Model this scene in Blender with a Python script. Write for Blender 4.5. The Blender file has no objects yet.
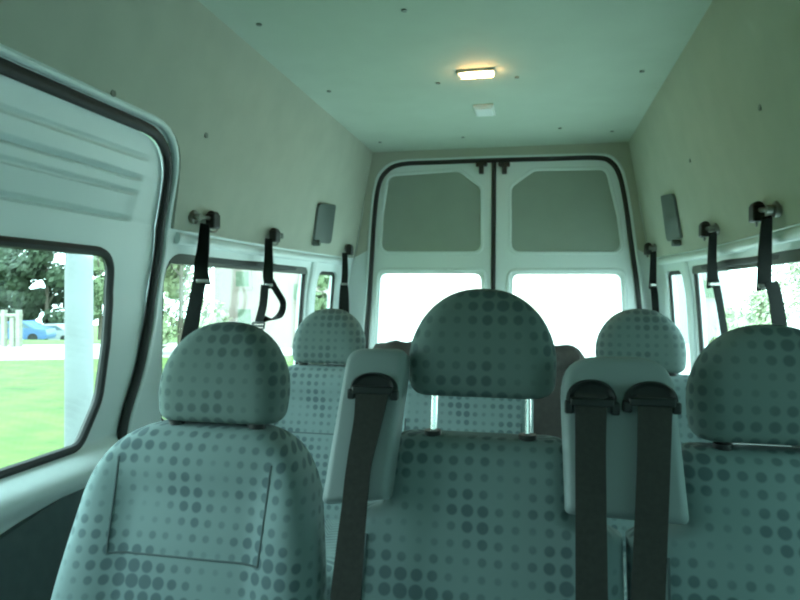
import bpy, bmesh, math, random
from mathutils import Vector, Matrix
from mathutils.geometry import tessellate_polygon
random.seed(7)
C = bpy.context.scene.collection
SC = bpy.context.scene
PI = math.pi

# ------------------------------------------------------------------ camera
F, YAW, PITCH, ROLL = 650.0, 0.208, -0.010, 0.005
CAM = Vector((0.24, 0.0, 1.20))
RT0 = Vector((math.cos(YAW), math.sin(YAW), 0))
FW = Vector((-math.sin(YAW)*math.cos(PITCH), math.cos(YAW)*math.cos(PITCH), math.sin(PITCH)))
UP0 = RT0.cross(FW)
# picture a = (d.r cos + d.u sin): the real right / up axes of the rolled camera
RT = RT0*math.cos(ROLL) + UP0*math.sin(ROLL)
UP = -RT0*math.sin(ROLL) + UP0*math.cos(ROLL)
cd = bpy.data.cameras.new('camera')
cam = bpy.data.objects.new('camera', cd)
C.objects.link(cam)
cd.sensor_width = 36.0
cd.lens = 36.0*F/800.0
cd.clip_start = 0.02
m = Matrix((RT, UP, -FW)).transposed().to_4x4()
m.translation = CAM
cam.matrix_world = m
SC.camera = cam

# ------------------------------------------------------------------ daylight
w = bpy.data.worlds.new('overcast_sky')
SC.world = w
w.use_nodes = True
wn = w.node_tree.nodes
wl = w.node_tree.links
wn.clear()
wo = wn.new('ShaderNodeOutputWorld')
bg = wn.new('ShaderNodeBackground')
tc = wn.new('ShaderNodeTexCoord')
sx = wn.new('ShaderNodeSeparateXYZ')
cr = wn.new('ShaderNodeValToRGB')
cr.color_ramp.elements[0].position = 0.0
cr.color_ramp.elements[0].color = (0.68, 0.96, 0.97, 1)
cr.color_ramp.elements[1].position = 0.9
cr.color_ramp.elements[1].color = (0.63, 0.94, 1.0, 1)
wl.new(tc.outputs['Generated'], sx.inputs[0])
wl.new(sx.outputs['Z'], cr.inputs[0])
wl.new(cr.outputs[0], bg.inputs[0])
bg.inputs[1].default_value = 9.5
wl.new(bg.outputs[0], wo.inputs[0])
SC.view_settings.view_transform = 'Standard'
SC.view_settings.look = 'None'
SC.view_settings.exposure = 0.12
SC.view_settings.gamma = 1.0
SC.view_settings.use_curve_mapping = False
SC.cycles.diffuse_bounces = 8
SC.cycles.max_bounces = 12
SC.cycles.filter_width = 2.2

# ------------------------------------------------------------------ materials
def mat(name, col, rough=0.6, metal=0.0, noise=0.0, nscale=30.0, emit=None, estr=0.0, spec=0.5, bump=0.0, bscale=400.0):
    M = bpy.data.materials.new(name)
    M.use_nodes = True
    nt = M.node_tree
    b = nt.nodes['Principled BSDF']
    b.inputs['Base Color'].default_value = (*col, 1)
    b.inputs['Roughness'].default_value = rough
    b.inputs['Metallic'].default_value = metal
    b.inputs['Specular IOR Level'].default_value = spec
    if noise or bump:
        t = nt.nodes.new('ShaderNodeTexCoord')
    if noise:
        n = nt.nodes.new('ShaderNodeTexNoise')
        n.inputs['Scale'].default_value = nscale
        n.inputs['Detail'].default_value = 4
        nt.links.new(t.outputs['Object'], n.inputs['Vector'])
        r = nt.nodes.new('ShaderNodeValToRGB')
        r.color_ramp.elements[0].position = 0.3
        r.color_ramp.elements[1].position = 0.7
        r.color_ramp.elements[0].color = (*[max(0, c*(1-noise)) for c in col], 1)
        r.color_ramp.elements[1].color = (*[min(1, c*(1+noise)) for c in col], 1)
        nt.links.new(n.outputs[0], r.inputs[0])
        nt.links.new(r.outputs[0], b.inputs['Base Color'])
    if bump:
        n2 = nt.nodes.new('ShaderNodeTexNoise')
        n2.inputs['Scale'].default_value = bscale
        nt.links.new(t.outputs['Object'], n2.inputs['Vector'])
        bp = nt.nodes.new('ShaderNodeBump')
        bp.inputs['Strength'].default_value = bump
        bp.inputs['Distance'].default_value = 0.002
        nt.links.new(n2.outputs[0], bp.inputs['Height'])
        nt.links.new(bp.outputs[0], b.inputs['Normal'])
    if emit:
        b.inputs['Emission Color'].default_value = (*emit, 1)
        b.inputs['Emission Strength'].default_value = estr
    return M

def glass_mat(name, tint=(0.93, 0.97, 0.95), refl=0.07):
    M = bpy.data.materials.new(name)
    M.use_nodes = True
    nt = M.node_tree
    nt.nodes.clear()
    o = nt.nodes.new('ShaderNodeOutputMaterial')
    mx = nt.nodes.new('ShaderNodeMixShader')
    tr = nt.nodes.new('ShaderNodeBsdfTransparent')
    gl = nt.nodes.new('ShaderNodeBsdfGlossy')
    tr.inputs[0].default_value = (*tint, 1)
    gl.inputs['Roughness'].default_value = 0.02
    mx.inputs[0].default_value = refl
    nt.links.new(tr.outputs[0], mx.inputs[1])
    nt.links.new(gl.outputs[0], mx.inputs[2])
    nt.links.new(mx.outputs[0], o.inputs[0])
    return M

def fabric_mat(name, base, dot, pitch=0.0275, seed=0.0):
    """grey cloth woven with rows of round spots that grow and shrink across the cloth"""
    M = bpy.data.materials.new(name)
    M.use_nodes = True
    nt = M.node_tree
    N, L = nt.nodes, nt.links
    b = N['Principled BSDF']
    b.inputs['Roughness'].default_value = 0.95
    b.inputs['Specular IOR Level'].default_value = 0.15
    t = N.new('ShaderNodeTexCoord')
    s = N.new('ShaderNodeSeparateXYZ')
    ca = N.new('ShaderNodeAttribute')
    ca.attribute_name = 'cloth'
    L.new(ca.outputs['Vector'], s.inputs[0])
    def mth(op, a, c=None, d=None):
        n = N.new('ShaderNodeMath')
        n.operation = op
        for i, v in enumerate((a, c, d)):
            if v is None:
                continue
            if isinstance(v, (int, float)):
                n.inputs[i].default_value = v
            else:
                L.new(v, n.inputs[i])
        return n.outputs[0]
    u = mth('ADD', mth('DIVIDE', s.outputs['X'], pitch), 100.0)
    v = mth('ADD', mth('DIVIDE', s.outputs['Y'], pitch), 100.0)
    fu = mth('SUBTRACT', mth('FRACT', u), 0.5)
    fv = mth('SUBTRACT', mth('FRACT', v), 0.5)
    dist = mth('SQRT', mth('ADD', mth('MULTIPLY', fu, fu), mth('MULTIPLY', fv, fv)))
    # the size of a spot: diagonal waves plus soft noise
    n = N.new('ShaderNodeTexNoise')
    n.inputs['Scale'].default_value = 9.5
    n.inputs['Detail'].default_value = 1.0
    mp = N.new('ShaderNodeMapping')
    mp.inputs['Location'].default_value = (seed, seed*0.7, 0.3)
    L.new(t.outputs['Object'], mp.inputs[0])
    L.new(mp.outputs[0], n.inputs['Vector'])
    wv = mth('SINE', mth('MULTIPLY', mth('ADD', mth('ADD', mth('FLOOR', u), mth('MULTIPLY', mth('FLOOR', v), 1.3)), seed), 0.55))
    rad = mth('ADD', mth('MULTIPLY', wv, 0.05), mth('ADD', mth('MULTIPLY', n.outputs[0], 0.55), 0.02))
    edge = mth('SUBTRACT', rad, dist)
    k = N.new('ShaderNodeMapRange')
    k.inputs['From Min'].default_value = -0.05
    k.inputs['From Max'].default_value = 0.09
    L.new(edge, k.inputs['Value'])
    fade = N.new('ShaderNodeMapRange')
    fade.inputs['From Min'].default_value = 0.14
    fade.inputs['From Max'].default_value = 0.36
    L.new(rad, fade.inputs['Value'])
    f = mth('MULTIPLY', k.outputs[0], fade.outputs[0])
    mx = N.new('ShaderNodeMix')
    mx.data_type = 'RGBA'
    mx.inputs['A'].default_value = (*base, 1)
    mx.inputs['B'].default_value = (*dot, 1)
    L.new(f, mx.inputs['Factor'])
    L.new(mx.outputs['Result'], b.inputs['Base Color'])
    n2 = N.new('ShaderNodeTexNoise')
    n2.inputs['Scale'].default_value = 500
    L.new(t.outputs['Object'], n2.inputs['Vector'])
    bp = N.new('ShaderNodeBump')
    bp.inputs['Strength'].default_value = 0.25
    bp.inputs['Distance'].default_value = 0.001
    L.new(n2.outputs[0], bp.inputs['Height'])
    L.new(bp.outputs[0], b.inputs['Normal'])
    return M

WHITE = mat('white_body_paint', (0.68, 0.76, 0.76), 0.35)
LINING = mat('beige_lining_board', (0.43, 0.45, 0.38), 0.8, noise=0.04, nscale=8, spec=0.2)
CEIL = mat('ceiling_board', (0.50, 0.57, 0.49), 0.75, noise=0.03, nscale=6, spec=0.3)
INSET = mat('grey_green_hardboard', (0.28, 0.33, 0.285), 0.7, noise=0.03, nscale=8)
RUBBER = mat('black_rubber', (0.012, 0.014, 0.014), 0.6)
DARK = mat('dark_plastic', (0.016, 0.018, 0.018), 0.45)
TRIMD = mat('dark_door_card', (0.055, 0.085, 0.09), 0.7, noise=0.1)
GREYP = mat('grey_moulded_plastic', (0.27, 0.32, 0.32), 0.5, bump=0.2, bscale=600)
PLATE = mat('dark_grey_plastic', (0.075, 0.10, 0.09), 0.5)
WEB = mat('grey_webbing', (0.050, 0.048, 0.044), 0.8, noise=0.12, nscale=120, spec=0.15)
WEBD = mat('black_webbing', (0.010, 0.012, 0.011), 0.9, noise=0.12, nscale=120, spec=0.1)
METAL = mat('dull_steel', (0.26, 0.27, 0.25), 0.4, metal=1.0)
CHROME = mat('chrome', (0.8, 0.8, 0.78), 0.18, metal=1.0)
SCREW = mat('screw_cap', (0.16, 0.19, 0.16), 0.5)
FLOORM = mat('floor_vinyl', (0.10, 0.11, 0.11), 0.6, noise=0.2, nscale=60)
FAB = fabric_mat('spotted_seat_cloth', (0.225, 0.300, 0.300), (0.112, 0.158, 0.170))
FABH = fabric_mat('spotted_headrest_cloth', (0.172, 0.228, 0.218), (0.102, 0.140, 0.140), seed=3.1)
SEAMM = mat('seam_cloth', (0.10, 0.13, 0.135), 0.95)
BROWN = mat('dark_brown_cloth', (0.030, 0.029, 0.025), 0.95, noise=0.2, nscale=40)
GLASS = glass_mat('window_glass')
GLASSDIM = glass_mat('light_cutting_glass', (0.36, 0.43, 0.41), 0.07)  # tint added to cut daylight through the unseen cab, front and right middle windows
LAMPW = mat('lamp_housing', (0.75, 0.78, 0.74), 0.4)
LAMPE = mat('lit_lamp_lens', (0.9, 0.8, 0.6), 0.4, emit=(1.0, 0.52, 0.20), estr=60.0)
LENS = mat('unlit_lamp_lens', (0.92, 0.94, 0.93), 0.3)
GRASS = mat('lawn_grass', (0.066, 0.115, 0.014), 0.95, noise=0.45, nscale=2.2)
CONC = mat('pale_concrete', (0.60, 0.60, 0.55), 0.9, noise=0.06, nscale=0.6)
PATH = mat('pale_path', (0.40, 0.38, 0.35), 0.9, noise=0.06, nscale=0.8)
LEAF = mat('tree_leaves', (0.036, 0.058, 0.030), 0.8, noise=0.5, nscale=0.5)
LEAFL = mat('light_tree_leaves', (0.13, 0.175, 0.09), 0.8, noise=0.35, nscale=0.5)
BARK = mat('tree_bark', (0.10, 0.085, 0.065), 0.9, noise=0.2)
POSTM = mat('white_concrete_post', (0.165, 0.18, 0.19), 0.8, noise=0.12, nscale=2.0)
WOOD = mat('grey_weathered_wood', (0.25, 0.25, 0.20), 0.9, noise=0.2)
PINKW = mat('pale_render_wall', (0.235, 0.185, 0.165), 0.9, noise=0.04, nscale=0.7)
CREAMW = mat('cream_render_wall', (0.55, 0.48, 0.42), 0.9, noise=0.04, nscale=0.7)
LEAFP = mat('pale_leaves', (0.27, 0.31, 0.18), 0.8, noise=0.3, nscale=0.5)
GREYW = mat('pale_grey_render_wall', (0.25, 0.27, 0.27), 0.9, noise=0.05)
WINP = mat('far_window_pane', (0.095, 0.125, 0.085), 0.8)
ROOF = mat('roof_tiles', (0.33, 0.18, 0.12), 0.9, noise=0.1)
CARB = mat('blue_car_paint', (0.07, 0.14, 0.28), 0.3)
CARW = mat('white_car_paint', (0.32, 0.34, 0.36), 0.3)
CARG = mat('car_glass', (0.12, 0.17, 0.20), 0.1)

# ------------------------------------------------------------------ mesh helpers
def sstep_(a, b, x):
    t = min(max((x-a)/(b-a), 0), 1)
    return t*t*(3-2*t)
class MB:
    def __init__(self):
        self.v = []
        self.f = []
        self.cloth = None
    def add(self, vs, fs):
        o = len(self.v)
        self.v += [Vector(p) for p in vs]
        self.f += [tuple(i+o for i in q) for q in fs]
        return self
    def box(self, c, s, R=None):
        vs = []
        for z in (-1, 1):
            for y in (-1, 1):
                for x in (-1, 1):
                    p = Vector((x*s[0]/2, y*s[1]/2, z*s[2]/2))
                    if R:
                        p = R @ p
                    vs.append(p + Vector(c))
        return self.add(vs, [(0, 2, 3, 1), (4, 5, 7, 6), (0, 1, 5, 4), (2, 6, 7, 3), (0, 4, 6, 2), (1, 3, 7, 5)])
    def tube(self, pts, r, closed=False, n=10, flat=1.0, nrm=None):
        pts = [Vector(p) for p in pts]
        N = len(pts)
        rs = r if isinstance(r, (list, tuple)) else [r]*N
        vs = []
        prev = None
        for i, p in enumerate(pts):
            if closed:
                t = pts[(i+1) % N] - pts[i-1]
            else:
                t = pts[min(i+1, N-1)] - pts[max(i-1, 0)]
            t.normalize()
            if nrm is not None:
                a = Vector(nrm)
            elif prev is not None:
                a = prev
            else:
                a = Vector((0, 0, 1)) if abs(t.z) < 0.9 else Vector((1, 0, 0))
            a = (a - t*a.dot(t)).normalized()
            prev = a
            b = t.cross(a)
            for k in range(n):
                th = 2*PI*k/n
                vs.append(p + a*math.cos(th)*rs[i]*flat + b*math.sin(th)*rs[i])
        fs = []
        for i in range(N if closed else N-1):
            j = (i+1) % N
            for k in range(n):
                l = (k+1) % n
                fs.append((i*n+k, j*n+k, j*n+l, i*n+l))
        if not closed:
            fs.append(tuple(range(n)))
            fs.append(tuple((N-1)*n+k for k in reversed(range(n))))
        return self.add(vs, fs)
    def ribbon(self, pts, half, th, axis):
        """strap: pts path, half width (or list), thickness, width axis"""
        pts = [Vector(p) for p in pts]
        N = len(pts)
        hs = half if isinstance(half, (list, tuple)) else [half]*N
        vs = []
        for i, p in enumerate(pts):
            t = (pts[min(i+1, N-1)] - pts[max(i-1, 0)]).normalized()
            a = Vector(axis)
            a = (a - t*a.dot(t)).normalized()
            b = t.cross(a)
            for (x, y) in ((-1, -1), (1, -1), (1, 1), (-1, 1)):
                vs.append(p + a*x*hs[i] + b*y*th/2)
        fs = []
        for i in range(N-1):
            for k in range(4):
                l = (k+1) % 4
                fs.append((i*4+k, (i+1)*4+k, (i+1)*4+l, i*4+l))
        fs += [(0, 1, 2, 3), tuple((N-1)*4+k for k in (3, 2, 1, 0))]
        return self.add(vs, fs)
    def loft(self, rings, cap=True, nf=None):
        n = len(rings[0])
        if nf:
            # lengths along the cloth, measured from the middle of the front
            c = nf//2
            self.cloth = []
            vv = 0.0
            for i, r in enumerate(rings):
                if i:
                    vv += (r[c]-rings[i-1][c]).length
                us = [0.0]*n
                for k in range(1, n//2+1):
                    us[(c+k) % n] = us[(c+k-1) % n]+(r[(c+k) % n]-r[(c+k-1) % n]).length
                for k in range(1, n-n//2):
                    us[(c-k) % n] = us[(c-k+1) % n]-(r[(c-k) % n]-r[(c-k+1) % n]).length
                self.cloth += [(u, vv, 0.0) for u in us]
        vs = [p for r in rings for p in r]
        fs = []
        for i in range(len(rings)-1):
            for k in range(n):
                l = (k+1) % n
                fs.append((i*n+k, i*n+l, (i+1)*n+l, (i+1)*n+k))
        if cap:
            fs.append(tuple(reversed(range(n))))
            fs.append(tuple((len(rings)-1)*n+k for k in range(n)))
        return self.add(vs, fs)
    def disc(self, c, axis, r, h, n=14):
        a = Vector(axis).normalized()
        return self.tube([Vector(c)-a*h/2, Vector(c)+a*h/2], r, n=n)
    def build(self, name, material, parent=None, local=False, bevel=0.0, sub=0, smooth=35, kind=None, center='base'):
        me = bpy.data.meshes.new(name)
        vs = self.v
        off = Vector((0, 0, 0))
        if parent is not None and not local:
            p = parent
            while p is not None:
                off += p.location
                p = p.parent
        elif parent is None and not local:
            xs = [v.x for v in vs]
            ys = [v.y for v in vs]
            zs = [v.z for v in vs]
            off = Vector(((min(xs)+max(xs))/2, (min(ys)+max(ys))/2, min(zs)))
        me.from_pydata([v-off for v in vs], [], self.f)
        bm = bmesh.new()
        bm.from_mesh(me)
        bmesh.ops.recalc_face_normals(bm, faces=bm.faces)
        bm.to_mesh(me)
        bm.free()
        if self.cloth:
            at = me.attributes.new('cloth', 'FLOAT_VECTOR', 'POINT')
            at.data.foreach_set('vector', [c for q in self.cloth for c in q])
        me.materials.append(material)
        if smooth:
            me.polygons.foreach_set('use_smooth', [True]*len(me.polygons))
            me.set_sharp_from_angle(angle=math.radians(smooth))
        o = bpy.data.objects.new(name, me)
        C.objects.link(o)
        if parent is not None:
            o.parent = parent
        elif not local:
            o.location = off
        if bevel:
            b = o.modifiers.new('bevel', 'BEVEL')
            b.width = bevel
            b.segments = 2
            b.limit_method = 'ANGLE'
            b.angle_limit = math.radians(40)
        if sub:
            s = o.modifiers.new('sub', 'SUBSURF')
            s.levels = sub
            s.render_levels = sub
        if kind:
            o['kind'] = kind
        return o

def thing(name, label, cat, loc, group=None):
    o = bpy.data.objects.new(name, None)
    C.objects.link(o)
    o.location = loc
    o.empty_display_size = 0.05
    return tag(o, label, cat, group)
def tag(o, label, cat, group=None):
    o['label'] = label
    o['category'] = cat
    if group:
        o['group'] = group
    return o
def copy_tree(o, parent=None):
    c = o.copy()
    C.objects.link(c)
    if parent is not None:
        c.parent = parent
    for ch in list(o.children):
        copy_tree(ch, c)
    return c

def sheet(outer, holes, mapf, t0, t1, cu=(), cv=()):
    """a board cut from a 2-D outline (u, v) with holes, laid on mapf(u, v, depth)"""
    loops = [[Vector((p[0], p[1], 0)) for p in outer]] + [[Vector((p[0], p[1], 0)) for p in h] for h in holes]
    tris = tessellate_polygon(loops)
    allp = [p for l in loops for p in l]
    bm = bmesh.new()
    bv = [bm.verts.new(p) for p in allp]
    for t in tris:
        try:
            bm.faces.new([bv[i] for i in t])
        except ValueError:
            pass
    for (cs, no) in ((cu, (1, 0, 0)), (cv, (0, 1, 0))):
        for c in cs:
            bmesh.ops.bisect_plane(bm, geom=bm.verts[:]+bm.edges[:]+bm.faces[:], dist=1e-6,
                                   plane_co=Vector(no)*c, plane_no=no)
    bm.verts.index_update()
    n = len(bm.verts)
    V2 = [(v.co.x, v.co.y) for v in bm.verts]
    vs = [mapf(u, v, t0) for u, v in V2] + [mapf(u, v, t1) for u, v in V2]
    fs = []
    for f in bm.faces:
        ix = [v.index for v in f.verts]
        fs.append(tuple(ix))
        fs.append(tuple(i+n for i in reversed(ix)))
    for e in bm.edges:
        if len(e.link_faces) == 1:
            a, b = e.verts[0].index, e.verts[1].index
            fs.append((a, b, b+n, a+n))
    bm.free()
    return MB().add(vs, fs)

def rpoly(pts, r, n=7):
    """polygon with rounded corners; r one radius or one per corner"""
    N = len(pts)
    rr = r if isinstance(r, (list, tuple)) else [r]*N
    out = []
    for i in range(N):
        p = Vector(pts[i]).to_2d()
        a = (Vector(pts[i-1]).to_2d()-p)
        b = (Vector(pts[(i+1) % N]).to_2d()-p)
        if rr[i] <= 0:
            out.append(tuple(p))
            continue
        ang = a.angle(b)
        d = min(rr[i]/math.tan(ang/2), a.length*0.48, b.length*0.48)
        p0 = p + a.normalized()*d
        p1 = p + b.normalized()*d
        for k in range(n+1):
            t = k/n
            q = p0*(1-t)**2 + p*2*t*(1-t) + p1*t*t
            out.append(tuple(q))
    return out
def scale2(poly, d):
    """shrink/grow an outline by d about its own centre box"""
    xs = [p[0] for p in poly]
    ys = [p[1] for p in poly]
    cx, cy = (min(xs)+max(xs))/2, (min(ys)+max(ys))/2
    hx, hy = (max(xs)-min(xs))/2, (max(ys)-min(ys))/2
    return [(cx+(p[0]-cx)*(hx+d)/hx, cy+(p[1]-cy)*(hy+d)/hy) for p in poly]
def spline(pts, n=6, closed=False):
    P = [Vector(p) for p in pts]
    N = len(P)
    out = []
    for i in range(N if closed else N-1):
        if closed:
            p0, p1, p2, p3 = P[i-1], P[i], P[(i+1) % N], P[(i+2) % N]
        else:
            p0, p1, p2, p3 = P[max(i-1, 0)], P[i], P[i+1], P[min(i+2, N-1)]
        for k in range(n):
            t = k/n
            out.append(0.5*((2*p1)+(p2-p0)*t+(2*p0-5*p1+4*p2-p3)*t*t+(3*p1-p0-3*p2+p3)*t**3))
    if not closed:
        out.append(P[-1])
    return out

# measuring the photograph: a pixel's line of sight meets a real plane or wall
def ray(u, v):
    return (FW + RT*((u-400)/F) + UP*((300-v)/F))
def at_Y(u, v, Y):
    d = ray(u, v)
    return CAM + d*((Y-CAM.y)/d.y)
def at_Z(u, v, Z):
    d = ray(u, v)
    return CAM + d*((Z-CAM.z)/d.z)
def at_D(u, v, D):
    return CAM + ray(u, v)*D
def at_plane(u, v, p0, no):
    d = ray(u, v)
    no = Vector(no)
    return CAM + d*((Vector(p0)-CAM).dot(no)/d.dot(no))

# ------------------------------------------------------------------ body shell profile
CZ = 2.046            # ceiling height
YD = 3.80             # plane of the rear doors
YF = -1.00            # front of the cab
KN = [(0.0, 0.96), (0.50, 1.00), (0.75, 1.02), (1.0, 1.00), (1.2, 0.985), (1.413, 0.945), (1.68, 0.852), (2.05, 0.726)]
def wprof(z):
    if z <= KN[0][0]:
        return KN[0][1]
    for (a, wa), (b, wb) in zip(KN, KN[1:]):
        if z <= b:
            return wa + (wb-wa)*(z-a)/(b-a)
    return KN[-1][1]
def W(Y, z):
    t = min(max((Y-2.5)/1.3, 0), 1)
    k = min(max((CZ-z)/(CZ-1.413), 0), 1)
    return wprof(z) - 0.105*t*t*k
ZC = [k[0] for k in KN[1:-1]]
YC = [2.5, 2.8, 3.1, 3.4, 3.6]
def wallmap(s):
    return lambda Y, z, d: Vector((s*(W(Y, z)+d), Y, z))
def at_wall(u, v, s, d=0.0):
    r = ray(u, v)
    lo, hi = 0.2, 6.0
    for _ in range(50):
        mid = (lo+hi)/2
        p = CAM + r*mid
        if s*p.x > W(p.y, p.z)+d:
            hi = mid
        else:
            lo = mid
    return CAM + r*lo
def on_wall(s, Y, z, d=0.0):
    return Vector((s*(W(Y, z)+d), Y, z))
def yz(p):
    return (p.y, p.z)

# ------------------------------------------------------------------ floor and ceiling
fl = MB()
fl.box((0, (YF+YD)/2+0.02, -0.03), (2.06, YD-YF+0.16, 0.06))
fl.build('floor', FLOORM, kind='structure')
ce = MB()
ce.box((0, (YF+YD)/2, CZ+0.015), (2*0.80, YD-YF+0.10, 0.03))
ceil = ce.build('ceiling', CEIL, kind='structure')
for (u, v) in ((259, 24), (329, 91), (438, 83), (380, 142), (463, 137), (517, 77), (404, 10), (642, 71), (612, 131), (560, 128)):
    p = at_Z(u, v, CZ)
    MB().disc(p + Vector((0, 0, -0.001)), (0, 0, 1), 0.009, 0.006).build('screw', SCREW, ceil)

# ------------------------------------------------------------------ side walls
# sliding-door opening, as (Y, z)
DO = rpoly([(0.22, 0.10), (1.74, 0.10), (1.76, 0.50), (1.804, 0.80), (1.866, 0.95), (1.90, 1.11), (1.905, 1.337), (1.824, 1.668), (0.22, 1.668)],
           [0.12, 0.15, 0.2, 0.3, 0.5, 0.5, 0.5, 0.20, 0.17])
RW1 = rpoly([(2.03, 0.72), (3.28, 0.72), (3.25, 1.335), (1.965, 1.335)], [0.07, 0.05, 0.05, 0.09])   # big rear side window
RW2 = rpoly([(3.40, 0.72), (3.66, 0.72), (3.625, 1.322), (3.385, 1.322)], 0.05)   # small one
RW0 = rpoly([(0.42, 0.72), (1.76, 0.72), (1.74, 1.335), (0.42, 1.335)], 0.07)      # right middle window
CABW = rpoly([(-0.85, 0.80), (0.02, 0.80), (-0.04, 1.30), (-0.62, 1.30)], 0.07)    # cab window
full = [(YF, 0.0), (YD, 0.0), (YD, CZ), (YF, CZ)]
for s, side in ((-1, 'left'), (1, 'right')):
    holes = [RW1, RW2, CABW] + ([DO] if s < 0 else [RW0])
    wall = sheet(full, holes, wallmap(s), 0.012, 0.055, YC, ZC).build('wall_'+side, WHITE, kind='structure', smooth=30)
    # beige lining board above the windows
    if s < 0:
        out = [(YF, 1.413), (0.14, 1.413)] + rpoly([(0.14, 1.60), (0.14, 1.692), (1.862, 1.703), (1.962, 1.413)], [0, 0.05, 0.20, 0])
        out += [(3.78, 1.413), (3.78, CZ), (YF, CZ)]
        o2 = []
        for p in out:
            if not o2 or (abs(p[0]-o2[-1][0])+abs(p[1]-o2[-1][1])) > 1e-6:
                o2.append(p)
        out = o2
    else:
        out = [(YF, 1.402), (3.78, 1.402), (3.78, CZ), (YF, CZ)]
    lin = sheet(out, [], wallmap(s), 0.0, 0.010, YC, ZC).build('lining_panel', LINING, wall)
    pts = ((113, 93), (206, 135)) if s < 0 else ((760, 107), (690, 160))
    for (u, v) in pts:
        p = at_wall(u, v, s)
        MB().disc(p, (1, 0, 0), 0.010, 0.005).build('screw', SCREW, lin)
    # rounded white gutter under the lining, above the windows
    g = MB()
    zg = 1.388 if s < 0 else 1.380
    y0 = 2.00 if s < 0 else 0.40
    g.tube([on_wall(s, y0+(3.66-y0)*i/24, zg-0.004, 0.006) for i in range(25)], 0.020, n=12, flat=0.7, nrm=(1, 0, 0))
    g.build('gutter_rail', WHITE, wall)
    # posts between the panes and behind the last one, slightly proud
    mb = MB()
    mb.tube([on_wall(s, 3.345-0.04*i/10, 0.70+0.68*i/10, 0.012) for i in range(11)], 0.034, n=12, flat=0.5, nrm=(1, 0, 0))
    mb.build('window_post', WHITE, wall)
    # lower trim board
    low = sheet([(YF+0.02, 0.03), (0.18, 0.03), (0.18, 0.58), (YF+0.02, 0.58)] if s < 0 else [(YF+0.02, 0.03), (3.7, 0.03), (3.7, 0.60), (YF+0.02, 0.60)],
                [], wallmap(s), -0.004, 0.010, YC, ZC).build('trim_board', TRIMD, wall)
    if s < 0:
        sheet([(1.80, 0.03), (3.7, 0.03), (3.7, 0.60), (1.80, 0.60)], [], wallmap(s), -0.004, 0.010, YC, ZC).build('trim_board', TRIMD, wall)

# windows: rubber frame + glass, each pane its own
wi = 0
def side_window(poly, s, seal=0.018, dark_top=True, glass=GLASS):
    global wi
    wi += 1
    pane = sheet(scale2(poly, 0.004), [], wallmap(s), 0.040, 0.045, YC, ZC).build('window_%d' % wi, glass, kind='structure')
    path = [on_wall(s, p[0], p[1], 0.030) for p in scale2(poly, -seal*0.45)]
    MB().tube(path, seal, closed=True, n=8, flat=0.55, nrm=(1, 0, 0)).build('rubber_seal', RUBBER, pane)
    if dark_top:
        ys = [p[0] for p in poly]
        a, b = min(ys)+0.03, max(ys)-0.03
        z1 = max(p[1] for p in poly)
        sheet([(a, z1-0.036), (b, z1-0.036), (b, z1-0.002), (a, z1-0.002)], [], wallmap(s), 0.016, 0.038, YC, ZC).build('header_strip', mat_header, pane)
    return pane
mat_header = mat('dull_brown_grey_strip', (0.11, 0.12, 0.105), 0.7)
for s in (-1, 1):
    side_window(RW1, s)
    side_window(RW2, s, 0.014, False)
    side_window(CABW, s, 0.018, False, GLASSDIM)
side_window(RW0, 1, glass=GLASSDIM)  # pane darkened so the near walls get less light

# ------------------------------------------------------------------ sliding door (left)
SW = rpoly([(0.36, 0.745), (1.62, 0.752), (1.695, 0.88), (1.712, 1.05), (1.712, 1.18), (1.690, 1.322), (0.36, 1.322)], [0.09, 0.06, 0.15, 0.3, 0.3, 0.10, 0.09])
def rib(z, zc, h):
    t = abs(z-zc)/h
    return 0.0 if t >= 1 else (1-t*t)**2
GZ = (1.575, 1.525, 1.450, 1.385)
def doormap(Y, z, d):
    base = W(Y, z) + d
    e = min(max((1.76-Y)/0.06, 0), 1)*min(max((Y-0.32)/0.06, 0), 1)
    e = e*e*(3-2*e)
    g = 0.0
    # pressed field between the swage lines, each line a step in the metal
    for zz, dp in ((1.598, 0.006), (1.541, 0.016), (1.497, 0.010), (1.420, 0.016)):
        g += dp*rib(z, zz, 0.010)
    g += 0.006*min(max((z-1.415)/0.012, 0), 1)*min(max((1.545-z)/0.012, 0), 1)
    # bulging sill below the glass, turning in towards the bottom card
    g -= 0.045*rib(z, 0.690, 0.075)
    return Vector((-(base + g*e if z > 1.0 else base + g), Y, z))
zc = sorted(set(ZC + [1.40+0.0035*i for i in range(62)] + [0.59+0.012*i for i in range(15)]))
do = scale2(DO, -0.008)
door = sheet(do, [SW], doormap, 0.016, 0.030, [0.33, 0.36, 1.70, 1.715, 1.73, 1.745, 1.76], zc).build('door_1', WHITE, kind='structure', smooth=40)
MB().tube([on_wall(-1, p[0], p[1], 0.006) for p in scale2(DO, 0.004)], 0.017, closed=True, n=10, flat=0.8, nrm=(1, 0, 0)).build('door_seal', RUBBER, door)
MB().tube([on_wall(-1, p[0], p[1], 0.006) for p in scale2(DO, 0.034)], 0.012, closed=True, n=10, flat=1, nrm=(1, 0, 0)).build('opening_rim', WHITE, door)
MB().tube([on_wall(-1, p[0], p[1], 0.014) for p in scale2(SW, -0.006)], 0.014, closed=True, n=8, flat=0.8, nrm=(1, 0, 0)).build('rubber_seal', RUBBER, door)
sheet(rpoly([(0.30, 0.14), (1.70, 0.14), (1.69, 0.675), (1.25, 0.600), (0.30, 0.56)], [0.05, 0.05, 0.04, 0.3, 0.04]), [], wallmap(-1), -0.004, 0.014, [], ZC).build('door_card', TRIMD, door)
sheet(scale2(SW, 0.001), [scale2(SW, -0.007)], wallmap(-1), 0.008, 0.032, [], ZC).build('seal_lining', RUBBER, door)
wi += 1
sheet(scale2(SW, 0.004), [], wallmap(-1), 0.020, 0.025, [], ZC).build('window_%d' % wi, GLASS, kind='structure')

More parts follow.
